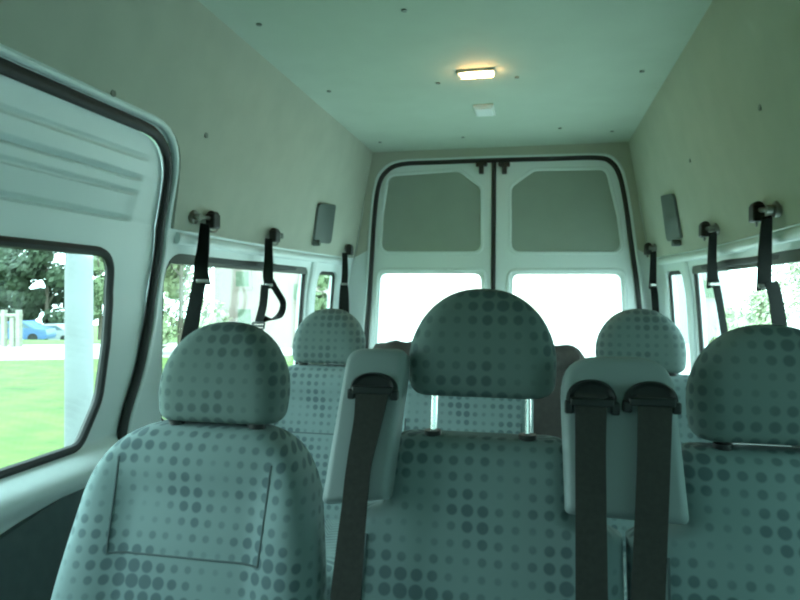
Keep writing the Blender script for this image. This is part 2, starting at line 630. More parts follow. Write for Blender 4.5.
# ------------------------------------------------------------------ rear wall and doors
def P2(u, v, Y=YD):
    p = at_Y(u, v, Y)
    return (p.x, p.z)
def rearmap(X, z, d):
    return Vector((X, YD+d, z))
sealL = [P2(*q) for q in ((366, 340), (369, 300), (371.5, 260), (374, 220), (378, 188), (386, 172), (402, 164), (440, 162), (493, 160))]
sealR = [P2(*q) for q in ((493, 160), (550, 158.5), (596, 157.5), (611, 162), (620, 176), (626, 204), (631, 240), (636, 275), (639.5, 305), (642, 340))]
def ext(p):  # carry the side of the opening down to the floor
    return [(p[0]*1.02, 0.30), (p[0]*1.01, 0.10)]
top = sealL + sealR[1:]
opening = [(sealL[0][0]*1.01, 0.10), (sealL[0][0]*1.02, 0.35)] + top + [(sealR[-1][0]*1.02, 0.35), (sealR[-1][0]*1.01, 0.10)]
opening = [(p.x, p.y) for p in spline([(*q, 0) for q in opening], 4)]
rw_out = [(-W(YD, 0)-0.03, 0.0), (W(YD, 0)+0.03, 0.0)]
for z in [k[0] for k in KN[1:]]:
    rw_out.append((W(YD, z)+0.03, min(z, CZ+0.02)))
for z in reversed([k[0] for k in KN[1:]]):
    rw_out.append((-W(YD, z)-0.03, min(z, CZ+0.02)))
rear = sheet(rw_out, [opening], rearmap, 0.0, 0.06).build('wall_rear', WHITE, kind='structure')
# beige header board over the doors
ztop = [p for p in opening if p[1] > 1.4]
hb = [(-W(YD, 1.9)-0.0, CZ), (-W(YD, 1.7), 1.70), (-W(YD, 1.42), 1.42)] + [(p[0]*1.03, p[1]+0.020*sstep_(1.7, 1.85, p[1])) for p in ztop if p[1] > 1.42] + [(W(YD, 1.42), 1.42), (W(YD, 1.7), 1.70), (W(YD, 1.9), CZ)]
sheet(hb, [], rearmap, -0.008, 0.0).build('header_board', LINING, rear)
MB().tube([(p[0]*1.022, YD-0.004, p[1]+(0.013 if p[1] > 1.85 else 0)) for p in opening], 0.012, n=8).build('opening_rim', WHITE, rear)
MB().tube([(p[0], YD-0.004, p[1]) for p in opening], 0.0155, n=10, flat=0.8, nrm=(0, 1, 0)).build('door_seal', RUBBER, rear)
SEAM = P2(493.6, 230)[0]
def cut_half(poly, keep):
    """half of the opening on one side of the seam"""
    out = []
    N = len(poly)
    e = SEAM + keep*0.006
    for i in range(N):
        a, b = poly[i], poly[(i+1) % N]
        ia, ib = (a[0]-e)*keep > 0, (b[0]-e)*keep > 0
        if ia:
            out.append(a)
        if ia != ib:
            t = (e-a[0])/(b[0]-a[0])
            out.append((e, a[1]+(b[1]-a[1])*t))
    return out
inner = scale2(opening, -0.006)
def px(lst):
    return [P2(340+a/2.5, 120+b/2.5) for a, b in lst]
insetL = px([(103, 328), (108, 240), (122, 141), (296, 128), (351, 170), (351, 328)])
insetR = px([(429, 328), (429, 168), (486, 127), (664, 124), (692, 240), (703, 328)])
wz = 0.72
gL = [P2(377.5, 340), P2(380.5, 273.5), P2(481, 273.5), P2(482, 340)]
gR = [P2(511.5, 340), P2(512.5, 274), P2(620.5, 274), P2(624, 340)]
for k, (keep, ins, g) in enumerate(((-1, insetL, gL), (1, insetR, gR))):
    g = [(g[0][0]+(g[0][0]-g[1][0])*0.7, wz), g[1], g[2], (g[3][0]+(g[3][0]-g[2][0])*0.7, wz)]
    win = rpoly(g, [0.05, 0.045, 0.045, 0.05])
    insr = rpoly(ins, [0.05, 0.0, 0.05, 0.06, 0.05, 0.05] if keep < 0 else [0.05, 0.05, 0.06, 0.05, 0.0, 0.05])
    half = cut_half(inner, keep)
    hsh = [p for p in half]
    d = sheet(hsh, [win, insr], rearmap, 0.006, 0.045).build('door_%d' % (k+2), WHITE, kind='structure')
    sheet(scale2(insr, 0.006), [], rearmap, 0.012, 0.018).build('inset_panel', INSET, d)
    rim = [(p[0], YD+0.006, p[1]) for p in scale2(win, 0.022)]
    MB().tube(rim, 0.012, closed=True, n=10, flat=0.8, nrm=(0, 1, 0)).build('window_surround', WHITE, d)
    rim = [(p[0], YD+0.006, p[1]) for p in scale2(insr, 0.010)]
    MB().tube(rim, 0.010, closed=True, n=8, flat=0.6, nrm=(0, 1, 0)).build('panel_surround', WHITE, d)
    # black latch at the top corner beside the seam
    lp = at_Y(481.5 if keep < 0 else 504.5, 168, YD)
    lm = MB()
    lm.box((lp.x, YD-0.010, lp.z+0.018), (0.062, 0.03, 0.022))
    lm.box((lp.x, YD-0.014, lp.z-0.012), (0.026, 0.034, 0.046))
    lm.disc((lp.x-0.022*keep, YD-0.02, lp.z+0.018), (0, 1, 0), 0.013, 0.03)
    lm.build('latch', DARK, d, bevel=0.003)
    # bottom door card
    bx = [p[0] for p in half]
    sheet(rpoly([(min(bx)+0.09, 0.2), (max(bx)-0.09, 0.2), (max(bx)-0.09, 0.62), (min(bx)+0.09, 0.62)], 0.04), [], rearmap, -0.004, 0.008).build('door_card', TRIMD, d)
    wi += 1
    gp = sheet(scale2(win, 0.004), [], rearmap, 0.030, 0.035).build('window_%d' % wi, GLASS, kind='structure')
MB().tube([(SEAM, YD-0.002, 0.12), (SEAM, YD-0.002, 1.0), (SEAM, YD-0.002, top[len(sealL)-1][1])], 0.013, n=8, flat=0.6, nrm=(0, 1, 0)).build('seam_seal', RUBBER, rear)

# front of the cab: bulkhead darkened, windscreen kept small and dim to cut front light (behind the camera)
fo = [(-W(YF, 0)-0.03, 0.0), (W(YF, 0)+0.03, 0.0)] + [(W(YF, z)+0.03, z) for z in (0.75, 1.413, 2.05)] + [(-W(YF, z)-0.03, z) for z in (2.05, 1.413, 0.75)]
ws = rpoly([(-0.70, 0.92), (0.70, 0.92), (0.66, 1.32), (-0.66, 1.32)], 0.08)
sheet(fo, [ws], lambda X, z, d: Vector((X, YF-d, z)), 0.0, 0.06).build('wall_front', PLATE, kind='structure')
wi += 1
sheet(scale2(ws, 0.004), [], lambda X, z, d: Vector((X, YF-d, z)), 0.025, 0.031).build('window_%d' % wi, GLASSDIM, kind='structure')

# ------------------------------------------------------------------ ceiling lamps
p = at_Z(476, 71, CZ)
t = thing('ceiling_light', 'lit warm rectangular dome lamp set in the van ceiling', 'lamp', p, 'lamps in the van ceiling')
MB().box(p + Vector((0, 0, -0.006)), (0.142, 0.054, 0.010)).build('housing', LAMPW, t, bevel=0.004)
lens = MB()
lens.box(p + Vector((0.004, 0, -0.015)), (0.122, 0.040, 0.014))
lens.build('lens', LAMPE, t, bevel=0.006)
p = at_Z(484.5, 109, CZ)
t = thing('ceiling_light', 'small unlit square white lamp in the ceiling near the rear doors', 'lamp', p, 'lamps in the van ceiling')
MB().box(p + Vector((0, 0, -0.006)), (0.092, 0.160, 0.012)).build('housing', LAMPW, t, bevel=0.003)
MB().box(p + Vector((0, 0.0, -0.014)), (0.074, 0.125, 0.008)).build('lens', LENS, t, bevel=0.003)

# ------------------------------------------------------------------ wall plates
for s, cs, lab in ((-1, ((318, 203), (335, 205), (330, 244), (313, 242)), 'dark grey oblong plate with small knob on left wall panel'),
                   (1, ((662, 196), (674, 193), (682, 238), (668, 242)), 'dark grey oblong plate with small knob on right wall panel')):
    q = [at_wall(u, v, s, -0.006) for u, v in cs]
    ctr = sum(q, Vector())/4
    t = thing('wall_plate', lab, 'plate', ctr, 'oblong plates high on the side walls')
    poly = rpoly([(a.y, a.z) for a in q], 0.025, 5)
    sheet(poly, [], wallmap(s), -0.014, -0.001).build('cover', PLATE, t, bevel=0.004)
    k = at_wall(316 if s < 0 else 676.5, 243, s, -0.02)
    MB().disc((s*(W(k.y, k.z)-0.022), k.y, k.z), (1, 0, 0), 0.016, 0.040).build('knob', PLATE, t, bevel=0.004)

# ------------------------------------------------------------------ restraint belts hanging from the side walls
def side_belt(s, anchor, spec, label, knob, hook=True):
    """anchor px; spec: list of (u, v, half px) for the strap; a folded keeper near its foot"""
    a = at_wall(anchor[0], anchor[1], s, 0.0)
    t = thing('restraint_belt', label, 'belt', a, 'black belts hanging along the left wall' if s < 0 else 'black belts hanging along the right wall')
    sc = (a-CAM).dot(FW)/F
    # anchor bolt and bracket
    kb = at_wall(knob[0], knob[1], s, 0.0)
    b = MB()
    b.disc((s*(W(kb.y, kb.z)-0.006), kb.y, kb.z), (1, 0, 0), 0.024, 0.014, n=18)
    b.disc((s*(W(kb.y, kb.z)-0.020), kb.y, kb.z), (1, 0, 0), 0.012, 0.028)
    b.tube([(s*(W(kb.y, kb.z)-0.024), kb.y, kb.z), (s*(W(a.y, a.z)-0.030), a.y, a.z+0.012)], 0.008)
    b.build('anchor_bracket', METAL, t)
    h = MB()
    ax = s*(W(a.y, a.z)-0.032)
    h.box((ax, a.y, a.z+0.002), (0.034, 0.050, 0.052))
    h.disc((ax, a.y, a.z+0.022), (0, 1, 0), 0.017, 0.040)
    h.build('hook', DARK, t, bevel=0.005)
    ring = [(ax+0.022*math.cos(i*PI/8)*0.3, a.y+0.020*math.cos(i*PI/8), a.z-0.022+0.015*math.sin(i*PI/8)) for i in range(16)]
    MB().tube(ring, 0.0035, closed=True, n=6).build('ring', METAL, t)
    return t, sc, ax
def wpt(u, v, s, d):
    return at_wall(u, v, s, d)
BELTS = [
    # side, anchor, knob, upper strap px (u,v,half), lower strap px
    (-1, (205, 222), (192, 217), [(205, 224, 4.5), (203, 250, 6), (201, 268, 7), (203, 284, 7.5)], [(200.5, 276, 6.5), (196, 300, 7), (188, 345, 8), (180, 400, 8.5)], 'black hanging belt nearest the sliding door, straight with folded keeper'),
    (-1, (268, 237), (276, 236), [(268.5, 239, 3.5), (268.5, 262, 4.5), (268, 276, 5), (269, 288, 4)], [(265, 285, 4.0), (263, 305, 4), (259, 322, 4.2)], 'black hanging belt on the left wall with a twisted open loop'),
    (-1, (344.5, 251), (346, 248), [(344.7, 253, 2.6), (345, 272, 3), (344, 287, 3.4)], [(344, 283, 3.4), (344, 300, 5), (343, 345, 6.5)], 'black hanging belt on the left wall closest to the rear doors'),
    (1, (654, 250), (656, 248), [(653.5, 252, 2.6), (653, 275, 3.2), (652.5, 288, 3.6)], [(653, 284, 3.4), (655, 300, 3.4), (657, 345, 3.6)], 'black hanging belt on the right wall closest to the rear doors'),
    (1, (713, 231), (718, 229), [(713, 233, 3.5), (712, 262, 4.2), (713, 287, 6)], [(715, 280, 4), (720, 305, 3.6), (727, 350, 3.6)], 'black hanging belt on the right wall between the other two'),
    (1, (768, 214), (779, 209), [(767, 217, 4.5), (765, 250, 6), (764, 289, 7)], [(771, 282, 7), (776, 300, 7), (782, 345, 8)], 'black hanging belt on the right wall nearest the camera'),
]
for bi, (s, an, kn, up, lo, lab) in enumerate(BELTS):
    t, sc, ax = side_belt(s, an, None, lab, kn)
    def strap(lst, dd, th):
        pts = [wpt(u, v, s, dd) for u, v, h in lst]
        hs = [h*(p-CAM).dot(FW)/F for p, (u, v, h) in zip(pts, lst)]
        n = 8
        P = spline(pts, n)
        H = []
        for i in range(len(pts)-1):
            for k in range(n):
                H.append(hs[i]+(hs[i+1]-hs[i])*k/n)
        H.append(hs[-1])
        return MB().ribbon(P, H, th, RT)
    strap(up, -0.034, 0.010).build('folded_strap', WEBD, t)
    strap(lo, -0.028, 0.004).build('long_strap', WEBD, t)
    e = up[-1]
    p = wpt(e[0]+ (1 if s > 0 else 0), e[1]-3, s, -0.040)
    hh = e[2]*(p-CAM).dot(FW)/F
    R = Matrix.Rotation(YAW, 3, 'Z')
    MB().box(p, (2*hh*0.9, 0.014, 0.014), R).build('keeper', METAL, t, bevel=0.003)
    if bi == 1:
        # the twisted loop and the buckle at its foot
        lp = [(268, 276), (276, 290), (283, 303), (280, 315), (270, 320), (263, 318)]
        P = spline([wpt(u, v, s, -0.034-0.02*math.sin(PI*i/5)) for i, (u, v) in enumerate(lp)], 8)
        MB().ribbon(P, 0.015, 0.006, Vector((0.7, 0.7, 0.15))).build('loop_strap', WEBD, t)
        c = wpt(258.5, 326, s, -0.03)
        fr = MB()
        hw, hz = 0.027, 0.014
        for (x0, z0, x1, z1) in ((-hw, hz, hw, hz), (-hw*0.8, -hz, hw*0.8, -hz), (-hw, hz, -hw*0.8, -hz), (hw, hz, hw*0.8, -hz), (-hw, 0, hw, 0)):
            fr.tube([c+RT*x0+Vector((0, 0, z0)), c+RT*x1+Vector((0, 0, z1))], 0.005, n=6)
        fr.build('buckle', DARK, t)

# ------------------------------------------------------------------ seats
def rrect(w, d0, d1, r, nf=22, nc=6, ns=3):
    """ring of (x, y): front at y=d0 (towards camera), back at d1, corner radius r"""
    r = min(r, w*0.98, (d1-d0)*0.49)
    pts = []
    for i in range(nf+1):
        pts.append((-(w-r)+2*(w-r)*i/nf, d0))
    for i in range(1, nc):
        a = -PI/2+PI/2*i/nc
        pts.append((w-r+r*math.cos(a), d0+r+r*math.sin(a)))
    for i in range(ns+1):
        pts.append((w, d0+r+(d1-d0-2*r)*i/ns))
    for i in range(1, nc):
        a = PI/2*i/nc
        pts.append((w-r+r*math.cos(a), d1-r+r*math.sin(a)))
    for i in range(nf+1):
        pts.append(((w-r)-2*(w-r)*i/nf, d1))
    for i in range(1, nc):
        a = PI/2+PI/2*i/nc
        pts.append((-(w-r)+r*math.cos(a), d1-r+r*math.sin(a)))
    for i in range(ns+1):
        pts.append((-w, d1-r-(d1-d0-2*r)*i/ns))
    for i in range(1, nc):
        a = PI+PI/2*i/nc
        pts.append((-(w-r)+r*math.cos(a), d0+r+r*math.sin(a)))
    return pts
def sstep(a, b, x):
    t = min(max((x-a)/(b-a), 0), 1)
    return t*t*(3-2*t)
REC = 0.30      # recline: metres back per metre up
BT = 0.96       # height of the top of a backrest in its own frame
def seat_surface(x, z, kind):
    """depth of the padding's relief on the front of a backrest"""
    if kind == 'round':
        cx = sstep(0.165, 0.125, abs(x))
        d = 0.014*cx*sstep(BT-0.06, BT-0.13, z)
        d += -0.010*(abs(x) > 0.15)*sstep(0.15, 0.2, abs(x))
        return d
    return 0.004*sstep(0.19, 0.15, abs(x)) + 0.012*sstep(BT-0.10, BT-0.15, z)*sstep(0.19, 0.255, abs(x))
def backrest_mesh(kind):
    rings = []
    NZ = 40
    z0 = 0.36
    zs = [z0+(BT-0.10-z0)*i/NZ for i in range(NZ)]
    nt = 16
    for i in range(nt+1):
        zs.append(BT-0.10+0.10*math.sin(PI/2*i/nt))
    for z in zs:
        # outline seen from the front
        if kind == 'round':
            wb = 0.268 - 0.038*sstep(0.60, 0.95, z)
            rs = 0.135
            if z > BT-rs:
                q = (z-(BT-rs))/rs
                wb -= rs*(1-math.sqrt(max(0, 1-q*q)))*0.95
            th = 0.060
        else:
            wb = 0.168 + 0.077*sstep(BT-0.118, BT-0.150, z) if kind == 'square' else 0.225
            rs = 0.032
            if z > BT-rs:
                q = (z-(BT-rs))/rs
                wb -= rs*(1-math.sqrt(max(0, 1-q*q)))
            th = 0.055
        rd = 0.036
        k = 0.0
        if z > BT-rd:
            q = (z-(BT-rd))/rd
            k = rd*(1-math.sqrt(max(0, 1-q*q)))
        d0, d1 = -th+k, th-k*0.9
        ring = []
        for (x, y) in rrect(wb, d0, d1, 0.048):
            if y < 0:
                y += seat_surface(x, z, kind)*(-y/th)
            ring.append(Vector((x, y+REC*(z-BT), z)))
        rings.append(ring)
    return MB().loft(rings, nf=22)
def headrest_mesh():
    rings = []
    prof = [(0.0, 0.112, 0.028), (0.005, 0.122, 0.040), (0.016, 0.1305, 0.048), (0.035, 0.1335, 0.052), (0.060, 0.1345, 0.054), (0.085, 0.1325, 0.054), (0.108, 0.1265, 0.053),
            (0.130, 0.1165, 0.051), (0.150, 0.1025, 0.048), (0.166, 0.0865, 0.044), (0.179, 0.068, 0.038), (0.188, 0.048, 0.030), (0.193, 0.028, 0.020), (0.195, 0.010, 0.008)]
    P = spline([Vector(p) for p in prof], 3)
    for q in P:
        z, wv, d = q*1.015
        wv, d = max(wv, 0.006), max(d, 0.005)
        rings.append([Vector((x, y+REC*0.55*(z), z)) for (x, y) in rrect(wv, -d, d, min(0.050, d*0.95), nf=14)])
    return MB().loft(rings, nf=14)
def seam(parent, pts, kind):
    P = []
    for (x, z) in pts:
        th = 0.060 if kind == 'round' else 0.055
        P.append(Vector((x, -th+seat_surface(x, z, kind)+REC*(z-BT)-0.000, z)))
    Q = []
    for i in range(len(P)-1):
        for k in range(10):
            x = pts[i][0]+(pts[i+1][0]-pts[i][0])*k/10
            z = pts[i][1]+(pts[i+1][1]-pts[i][1])*k/10
            th = 0.060 if kind == 'round' else 0.055
            Q.append(Vector((x, -th+seat_surface(x, z, kind)+REC*(z-BT), z)))
    Q.append(P[-1])
    return MB().tube(Q, 0.0022, n=6).build('seam', SEAMM, parent, local=True)
def make_seat(kind, loc, label, group, gap):
    t = thing('passenger_seat', label, 'seat', loc, group)
    br = backrest_mesh(kind).build('backrest', FAB, t, local=True, smooth=60)
    if kind == 'round':
        seam(br, [(-0.158, 0.905), (-0.152, 0.735)], kind)
        seam(br, [(0.158, 0.905), (0.152, 0.735)], kind)
        seam(br, [(-0.152, 0.735), (0.152, 0.735)], kind)
    else:
        seam(br, [(-0.188, 0.80), (-0.195, 0.45)], kind)
        seam(br, [(0.188, 0.80), (0.195, 0.45)], kind)
    hr = headrest_mesh().build('headrest', FABH, t, local=True, smooth=60)
    hr.location = (0, 0.012, BT+gap)
    for sx in (-1, 1):
        MB().tube([(sx*0.086, -0.02, -gap-0.10), (sx*0.086, 0.0, 0.04)], 0.0058, n=10).build('headrest_post', CHROME, hr, local=True)
    for sx in (-1, 1):
        MB().disc((sx*0.086, -0.012, BT+0.001), (0, 0, 1), 0.016, 0.014).build('post_sleeve', DARK, t, local=True)
    cu = MB()
    rings = []
    for i in range(9):
        a = PI/2*i/8
        rings.append([Vector((x, y, 0.42+0.05*math.sin(a))) for (x, y) in rrect(0.235-0.03*(1-math.cos(a)), -0.62+0.03*(1-math.cos(a)), -0.15-0.0*(1-math.cos(a)), 0.07)])
    rings.insert(0, [Vector((x, y, 0.33)) for (x, y) in rrect(0.235, -0.62, -0.15, 0.07)])
    cu.loft(rings, nf=22).build('seat_cushion', FAB, t, local=True, smooth=50)
    fr = MB()
    fr.box((0, -0.37, 0.315), (0.43, 0.46, 0.03))
    fr.build('seat_frame', DARK, t, local=True, bevel=0.004)
    for sx in (-1, 1):
        for yy in (-0.52, -0.20):
            MB().box((sx*0.17, yy, 0.15), (0.04, 0.05, 0.30)).build('leg', DARK, t, local=True, bevel=0.004)
    return t
YS = 1.24
def seat_loc(u, v, Y):
    """place of a seat whose backrest top middle is seen at this pixel"""
    p = at_Y(u, v, Y)
    return Vector((p.x, Y, p.z-BT))
def place(t, u, v, Y, gap0, gap):
    L = seat_loc(u, v, Y)
    lift = L.z
    t.location = (L.x, L.y, 0)
    for ch in t.children:
        nm = ch.name.split('.')[0]
        if nm in ('backrest', 'headrest', 'post_sleeve', 'seat_cushion', 'seat_frame'):
            ch.location.z += lift
        if nm == 'headrest':
            ch.location.z += gap-gap0
        if nm == 'leg':
            ch.scale.z = (0.30+lift)/0.30
    return t
G1, G2 = 'front row of spotted seats', 'second row of spotted seats'
sl = make_seat('round', (0, 0, 0), 'spotted seat with rounded shoulders beside the sliding door', G1, 0.006)
proto = make_seat('square', (0, 0, 0), 'spotted middle seat of front row, headrest raised on chrome posts', G1, 0.006)
flat = make_seat('wide', (0, 0, 0), 'far spotted seat at right, behind the double belt housing', G2, 0.006)
sr = copy_tree(proto)
sr['label'] = 'spotted front row seat cut by the right edge of the photo'
rl = copy_tree(sl)
rl['label'] = 'far spotted seat near left wall behind the rounded front seat'
rm = copy_tree(flat)
rm['label'] = 'far spotted middle seat seen under the raised front headrest'
rr = flat
for o in (rl, rm, rr):
    o['group'] = G2
place(sl, 213, 424, 1.20, 0.006, 0.006)
for ch in sl.children:
    if ch.name.split('.')[0] in ('headrest', 'post_sleeve'):
        ch.location.x += 0.014
place(proto, 480, 435, 1.20, 0.006, 0.072)
place(sr, 776, 449, 1.20, 0.006, 0.010)
place(rl, 327, 365, 2.25, 0.006, 0.006)
place(rr, 641, 374, 2.15, 0.006, 0.006)
place(rm, 466, 368, 2.20, 0.006, 0.006)

# ------------------------------------------------------------------ belt housings on the front row
pn = Vector((0, -1, REC)).normalized()
def housing(name, label, outline, bezels, belts, Ytop, top_px, thick=0.05):
    p0 = at_Y(top_px[0], top_px[1], Ytop)
    def pl(u, v, d=0.0):
        return at_plane(u, v, p0+pn*d, pn)
    base = pl(*outline[0])
    t = thing(name, label, 'belt housing', base, 'belt housings on the front row')
    # outline in the leaning plane
    ex = Vector((1, 0, 0))
    ez = pn.cross(ex) if pn.cross(ex).z > 0 else -pn.cross(ex)
    O = p0
    def uv(u, v):
        q = pl(u, v)-O
        return (q.dot(ex), q.dot(ez))
    poly = rpoly([uv(u, v) for u, v, r in outline], [r for u, v, r in outline], 8)
    cx = sum(p[0] for p in poly)/len(poly)
    cy = sum(p[1] for p in poly)/len(poly)
    rings = []
    R = 0.016
    for i in range(7):
        a = PI/2*i/6
        k = R*(1-math.sin(a))
        dz = -R*(1-math.cos(a)) if False else -(R*(1-math.sin(PI/2-a)))
        pp = scale2(poly, -R*(1-math.sin(a)))
        rings.append([O+ex*x+ez*y+pn*(-R*(1-math.cos(PI/2-a))) for x, y in pp])
    rings = []
    for i in range(7):
        a = PI/2*i/6                      # 0 = front edge of the rounding, PI/2 = side
        pp = scale2(poly, -R*(1-math.sin(a)))
        rings.append([O+ex*x+ez*y-pn*(R*(1-math.cos(a))) for x, y in pp])
    rings.append([O+ex*x+ez*y-pn*thick for x, y in poly])
    MB().loft(rings).build('shell', GREYP, t, smooth=50)
    for (u0, v0, u1, v1) in bezels:
        # dark moulded mouth the webbing comes out of
        a, b = pl(u0, v1), pl(u1, v1)
        h = (pl(u0, v0)-a).length
        c = (a+b)/2
        hw = (b-a).length/2
        n = 20
        rg = []
        for (sc, dd) in ((1.0, 0.0), (0.98, 0.010), (0.88, 0.016), (0.74, 0.010)):
            rr_ = []
            for k in range(n+1):
                th = PI*k/n
                rr_.append(c+ex*hw*math.cos(th)*sc+ez*(h*math.sin(th)**0.8 if 0 < k < n else 0)*sc+pn*dd)
            for k in range(1, 6):
                x = -1+2*k/6
                rr_.append(c+ex*hw*x*sc-ez*h*0.10*sc+pn*dd)
            rg.append(rr_)
        bz = MB().loft(rg).build('bezel', DARK, t, smooth=40)
        hk = MB()
        for sx in (-1, 1):
            q = c+ex*hw*0.90*sx-ez*h*0.22+pn*0.008
            hk.box(q, (0.014, 0.016, h*0.55))
        hk.box(c-ez*h*0.02+pn*0.016, (hw*1.7, 0.012, 0.014))
        hk.build('guide_clip', DARK, bz, bevel=0.003)
    for lst in belts:
        pts = [pl(u, v, 0.016) for u, v, h in lst]
        hs = [h*(p-CAM).dot(FW)/F for p, (u, v, h) in zip(pts, lst)]
        n = 8
        P = spline(pts, n)
        H = []
        for i in range(len(pts)-1):
            for k in range(n):
                H.append(hs[i]+(hs[i+1]-hs[i])*k/n)
        H.append(hs[-1])
        MB().ribbon(P, H, 0.004, ex).build('webbing', WEB, t)
    return t
housing('seat_belt_housing', 'narrow grey belt housing with one belt, left of the middle seat',
        [(319, 505, 0.012), (386, 499, 0.012), (404, 372, 0.02), (406, 347, 0.05), (347, 347, 0.05), (341, 380, 0.02)],
        [(351, 373, 398, 391)], [[(373, 386, 18), (368, 420, 14.5), (359, 465, 12.5), (354, 510, 13), (349, 560, 14.5), (342, 640, 17)]], 1.15, (375, 347))
housing('seat_belt_housing', 'wide grey belt housing with two belts, right of the middle seat',
        [(566, 514, 0.010), (692, 526, 0.012), (673, 356, 0.065), (560, 354, 0.065)],
        [(566, 380, 617, 403), (624, 382, 678, 403)],
        [[(591, 394, 15.5), (590.5, 450, 14.8), (591, 520, 15), (592, 640, 16)], [(655, 396, 16.5), (654, 450, 15.8), (651, 530, 15.8), (646, 640, 16.5)]], 1.15, (617, 358))

# ------------------------------------------------------------------ dark folded bench behind the second row
pL, pR = at_Y(371, 341, 3.05), at_Y(585, 343, 3.05)
t = thing('folded_bench', 'dark brown folded bench low in front of the rear windows', 'bench', ((pL.x+pR.x)/2, 3.05, 0))
xc, hw, zt = (pL.x+pR.x)/2, (pR.x-pL.x)/2, (pL.z+pR.z)/2
rings = []
for i in range(41):
    a = -1+2*i/40
    e = math.sqrt(max(0.02, 1-abs(a)**14))
    r = 0.062*e*(1+0.02*math.sin(a*23)+0.02*math.sin(a*41+1))
    rings.append([Vector((xc+hw*a, 3.05+0.07*e*math.cos(k*PI/10)+0.01*math.sin(a*17), zt-0.065+r*math.sin(k*PI/10)+0.004*math.sin(a*31))) for k in range(20)])
MB().loft(rings).build('rolled_cover', BROWN, t)
MB().box((xc, 3.06, 0.60), (2*hw*0.95, 0.09, zt*0.5+0.2)).build('backrest', BROWN, t, bevel=0.03)
MB().box((xc, 3.06, 0.14), (2*hw*0.8, 0.30, 0.28)).build('base', DARK, t, bevel=0.02)

# ------------------------------------------------------------------ outside
GZ0 = -0.62
def ground(name, pts, m, z=GZ0):
    return MB().add([(x, y, z) for x, y in pts], [tuple(range(len(pts)))])
EDGE = [(-1.6, -40), (-1.6, 4), (-11.5, 34), (-30, 90)]
YP = EDGE + [(85, 90), (85, -40)]
yard = MB()
yard.add([(x, y, GZ0) for x, y in YP]+[(x, y, GZ0-0.1) for x, y in YP],
         [tuple(range(6)), tuple(range(11, 5, -1))]+[(i, (i+1) % 6, (i+1) % 6+6, i+6) for i in range(6)])
o = yard.build('yard', CONC, kind='structure')
def gz(x, y):
    """the lawn falls away beyond the path"""
    D = (Vector((x, y, 0))-Vector((CAM.x, CAM.y, 0))).dot(Vector((FW.x, FW.y, 0)))
    fall = -0.085*min(max(0.0, D-24.5), 40) if x < -9 else 0.0
    return GZ0 + 0.03 + fall
LP_ = [(-90, -40)] + EDGE + [(-90, 90)]
o = sheet(LP_, [], lambda x, y, d: Vector((x, y, gz(x, y)-d)), 0.0, 0.12,
          [-90+3*i for i in range(1, 30)], [-40+3*i for i in range(1, 43)]).build('lawn', GRASS, kind='structure')
# pale path crossing the lawn
a, b = at_Z(-60, 354, GZ0), at_Z(330, 348, GZ0)
dr = (b-a).normalized()
nr = Vector((-dr.y, dr.x, 0))
pa = MB()
A, B = a-dr*25, a+dr*14
hwp = 2.6
pa.add([A-nr*hwp+Vector((0, 0, 0.004)), B-nr*hwp+Vector((0, 0, 0.004)), B+nr*hwp+Vector((0, 0, 0.004)), A+nr*hwp+Vector((0, 0, 0.004)),
        A-nr*hwp-Vector((0, 0, 0.03)), B-nr*hwp-Vector((0, 0, 0.03)), B+nr*hwp-Vector((0, 0, 0.03)), A+nr*hwp-Vector((0, 0, 0.03))],
       [(0, 1, 2, 3), (7, 6, 5, 4), (0, 4, 5, 1), (1, 5, 6, 2), (2, 6, 7, 3), (3, 7, 4, 0)])
pa.v = [v + Vector((0, 0, 0.036)) for v in pa.v]
o = pa.build('path', PATH, kind='structure')

# white concrete lamp post close to the sliding door
p = at_D(79, 380, 6.4)
t = thing('concrete_post', 'tall white concrete post on the lawn outside the sliding door window', 'post', (p.x, p.y, GZ0+0.0))
MB().tube([(p.x, p.y, GZ0-0.03), (p.x, p.y, 2.0), (p.x, p.y, 6.5)], [0.132, 0.126, 0.10], n=12).build('shaft', POSTM, t)
MB().tube([(p.x, p.y, GZ0-0.03), (p.x, p.y, GZ0+0.10), (p.x, p.y, GZ0+0.12)], [0.24, 0.22, 0.16], n=12).build('collar', POSTM, t)

# wooden posts with a rail
p = at_D(6, 342, 21)
t = thing('wooden_fence', 'grey wooden posts with a rail beyond the lawn path', 'fence', (p.x, p.y, GZ0))
for du, h in ((4, 1.25), (13, 1.0), (19, 1.25)):
    q = at_D(du, 330, 21)
    MB().box((q.x, q.y, GZ0+h/2-0.02), (0.14, 0.14, h)).build('post', WOOD, t)
q0, q1 = at_D(-14, 310, 21), at_D(22, 310, 21)
MB().tube([(q0.x, q0.y, GZ0+1.05), (q1.x, q1.y, GZ0+1.05)], 0.06, n=6).build('rail', WOOD, t)

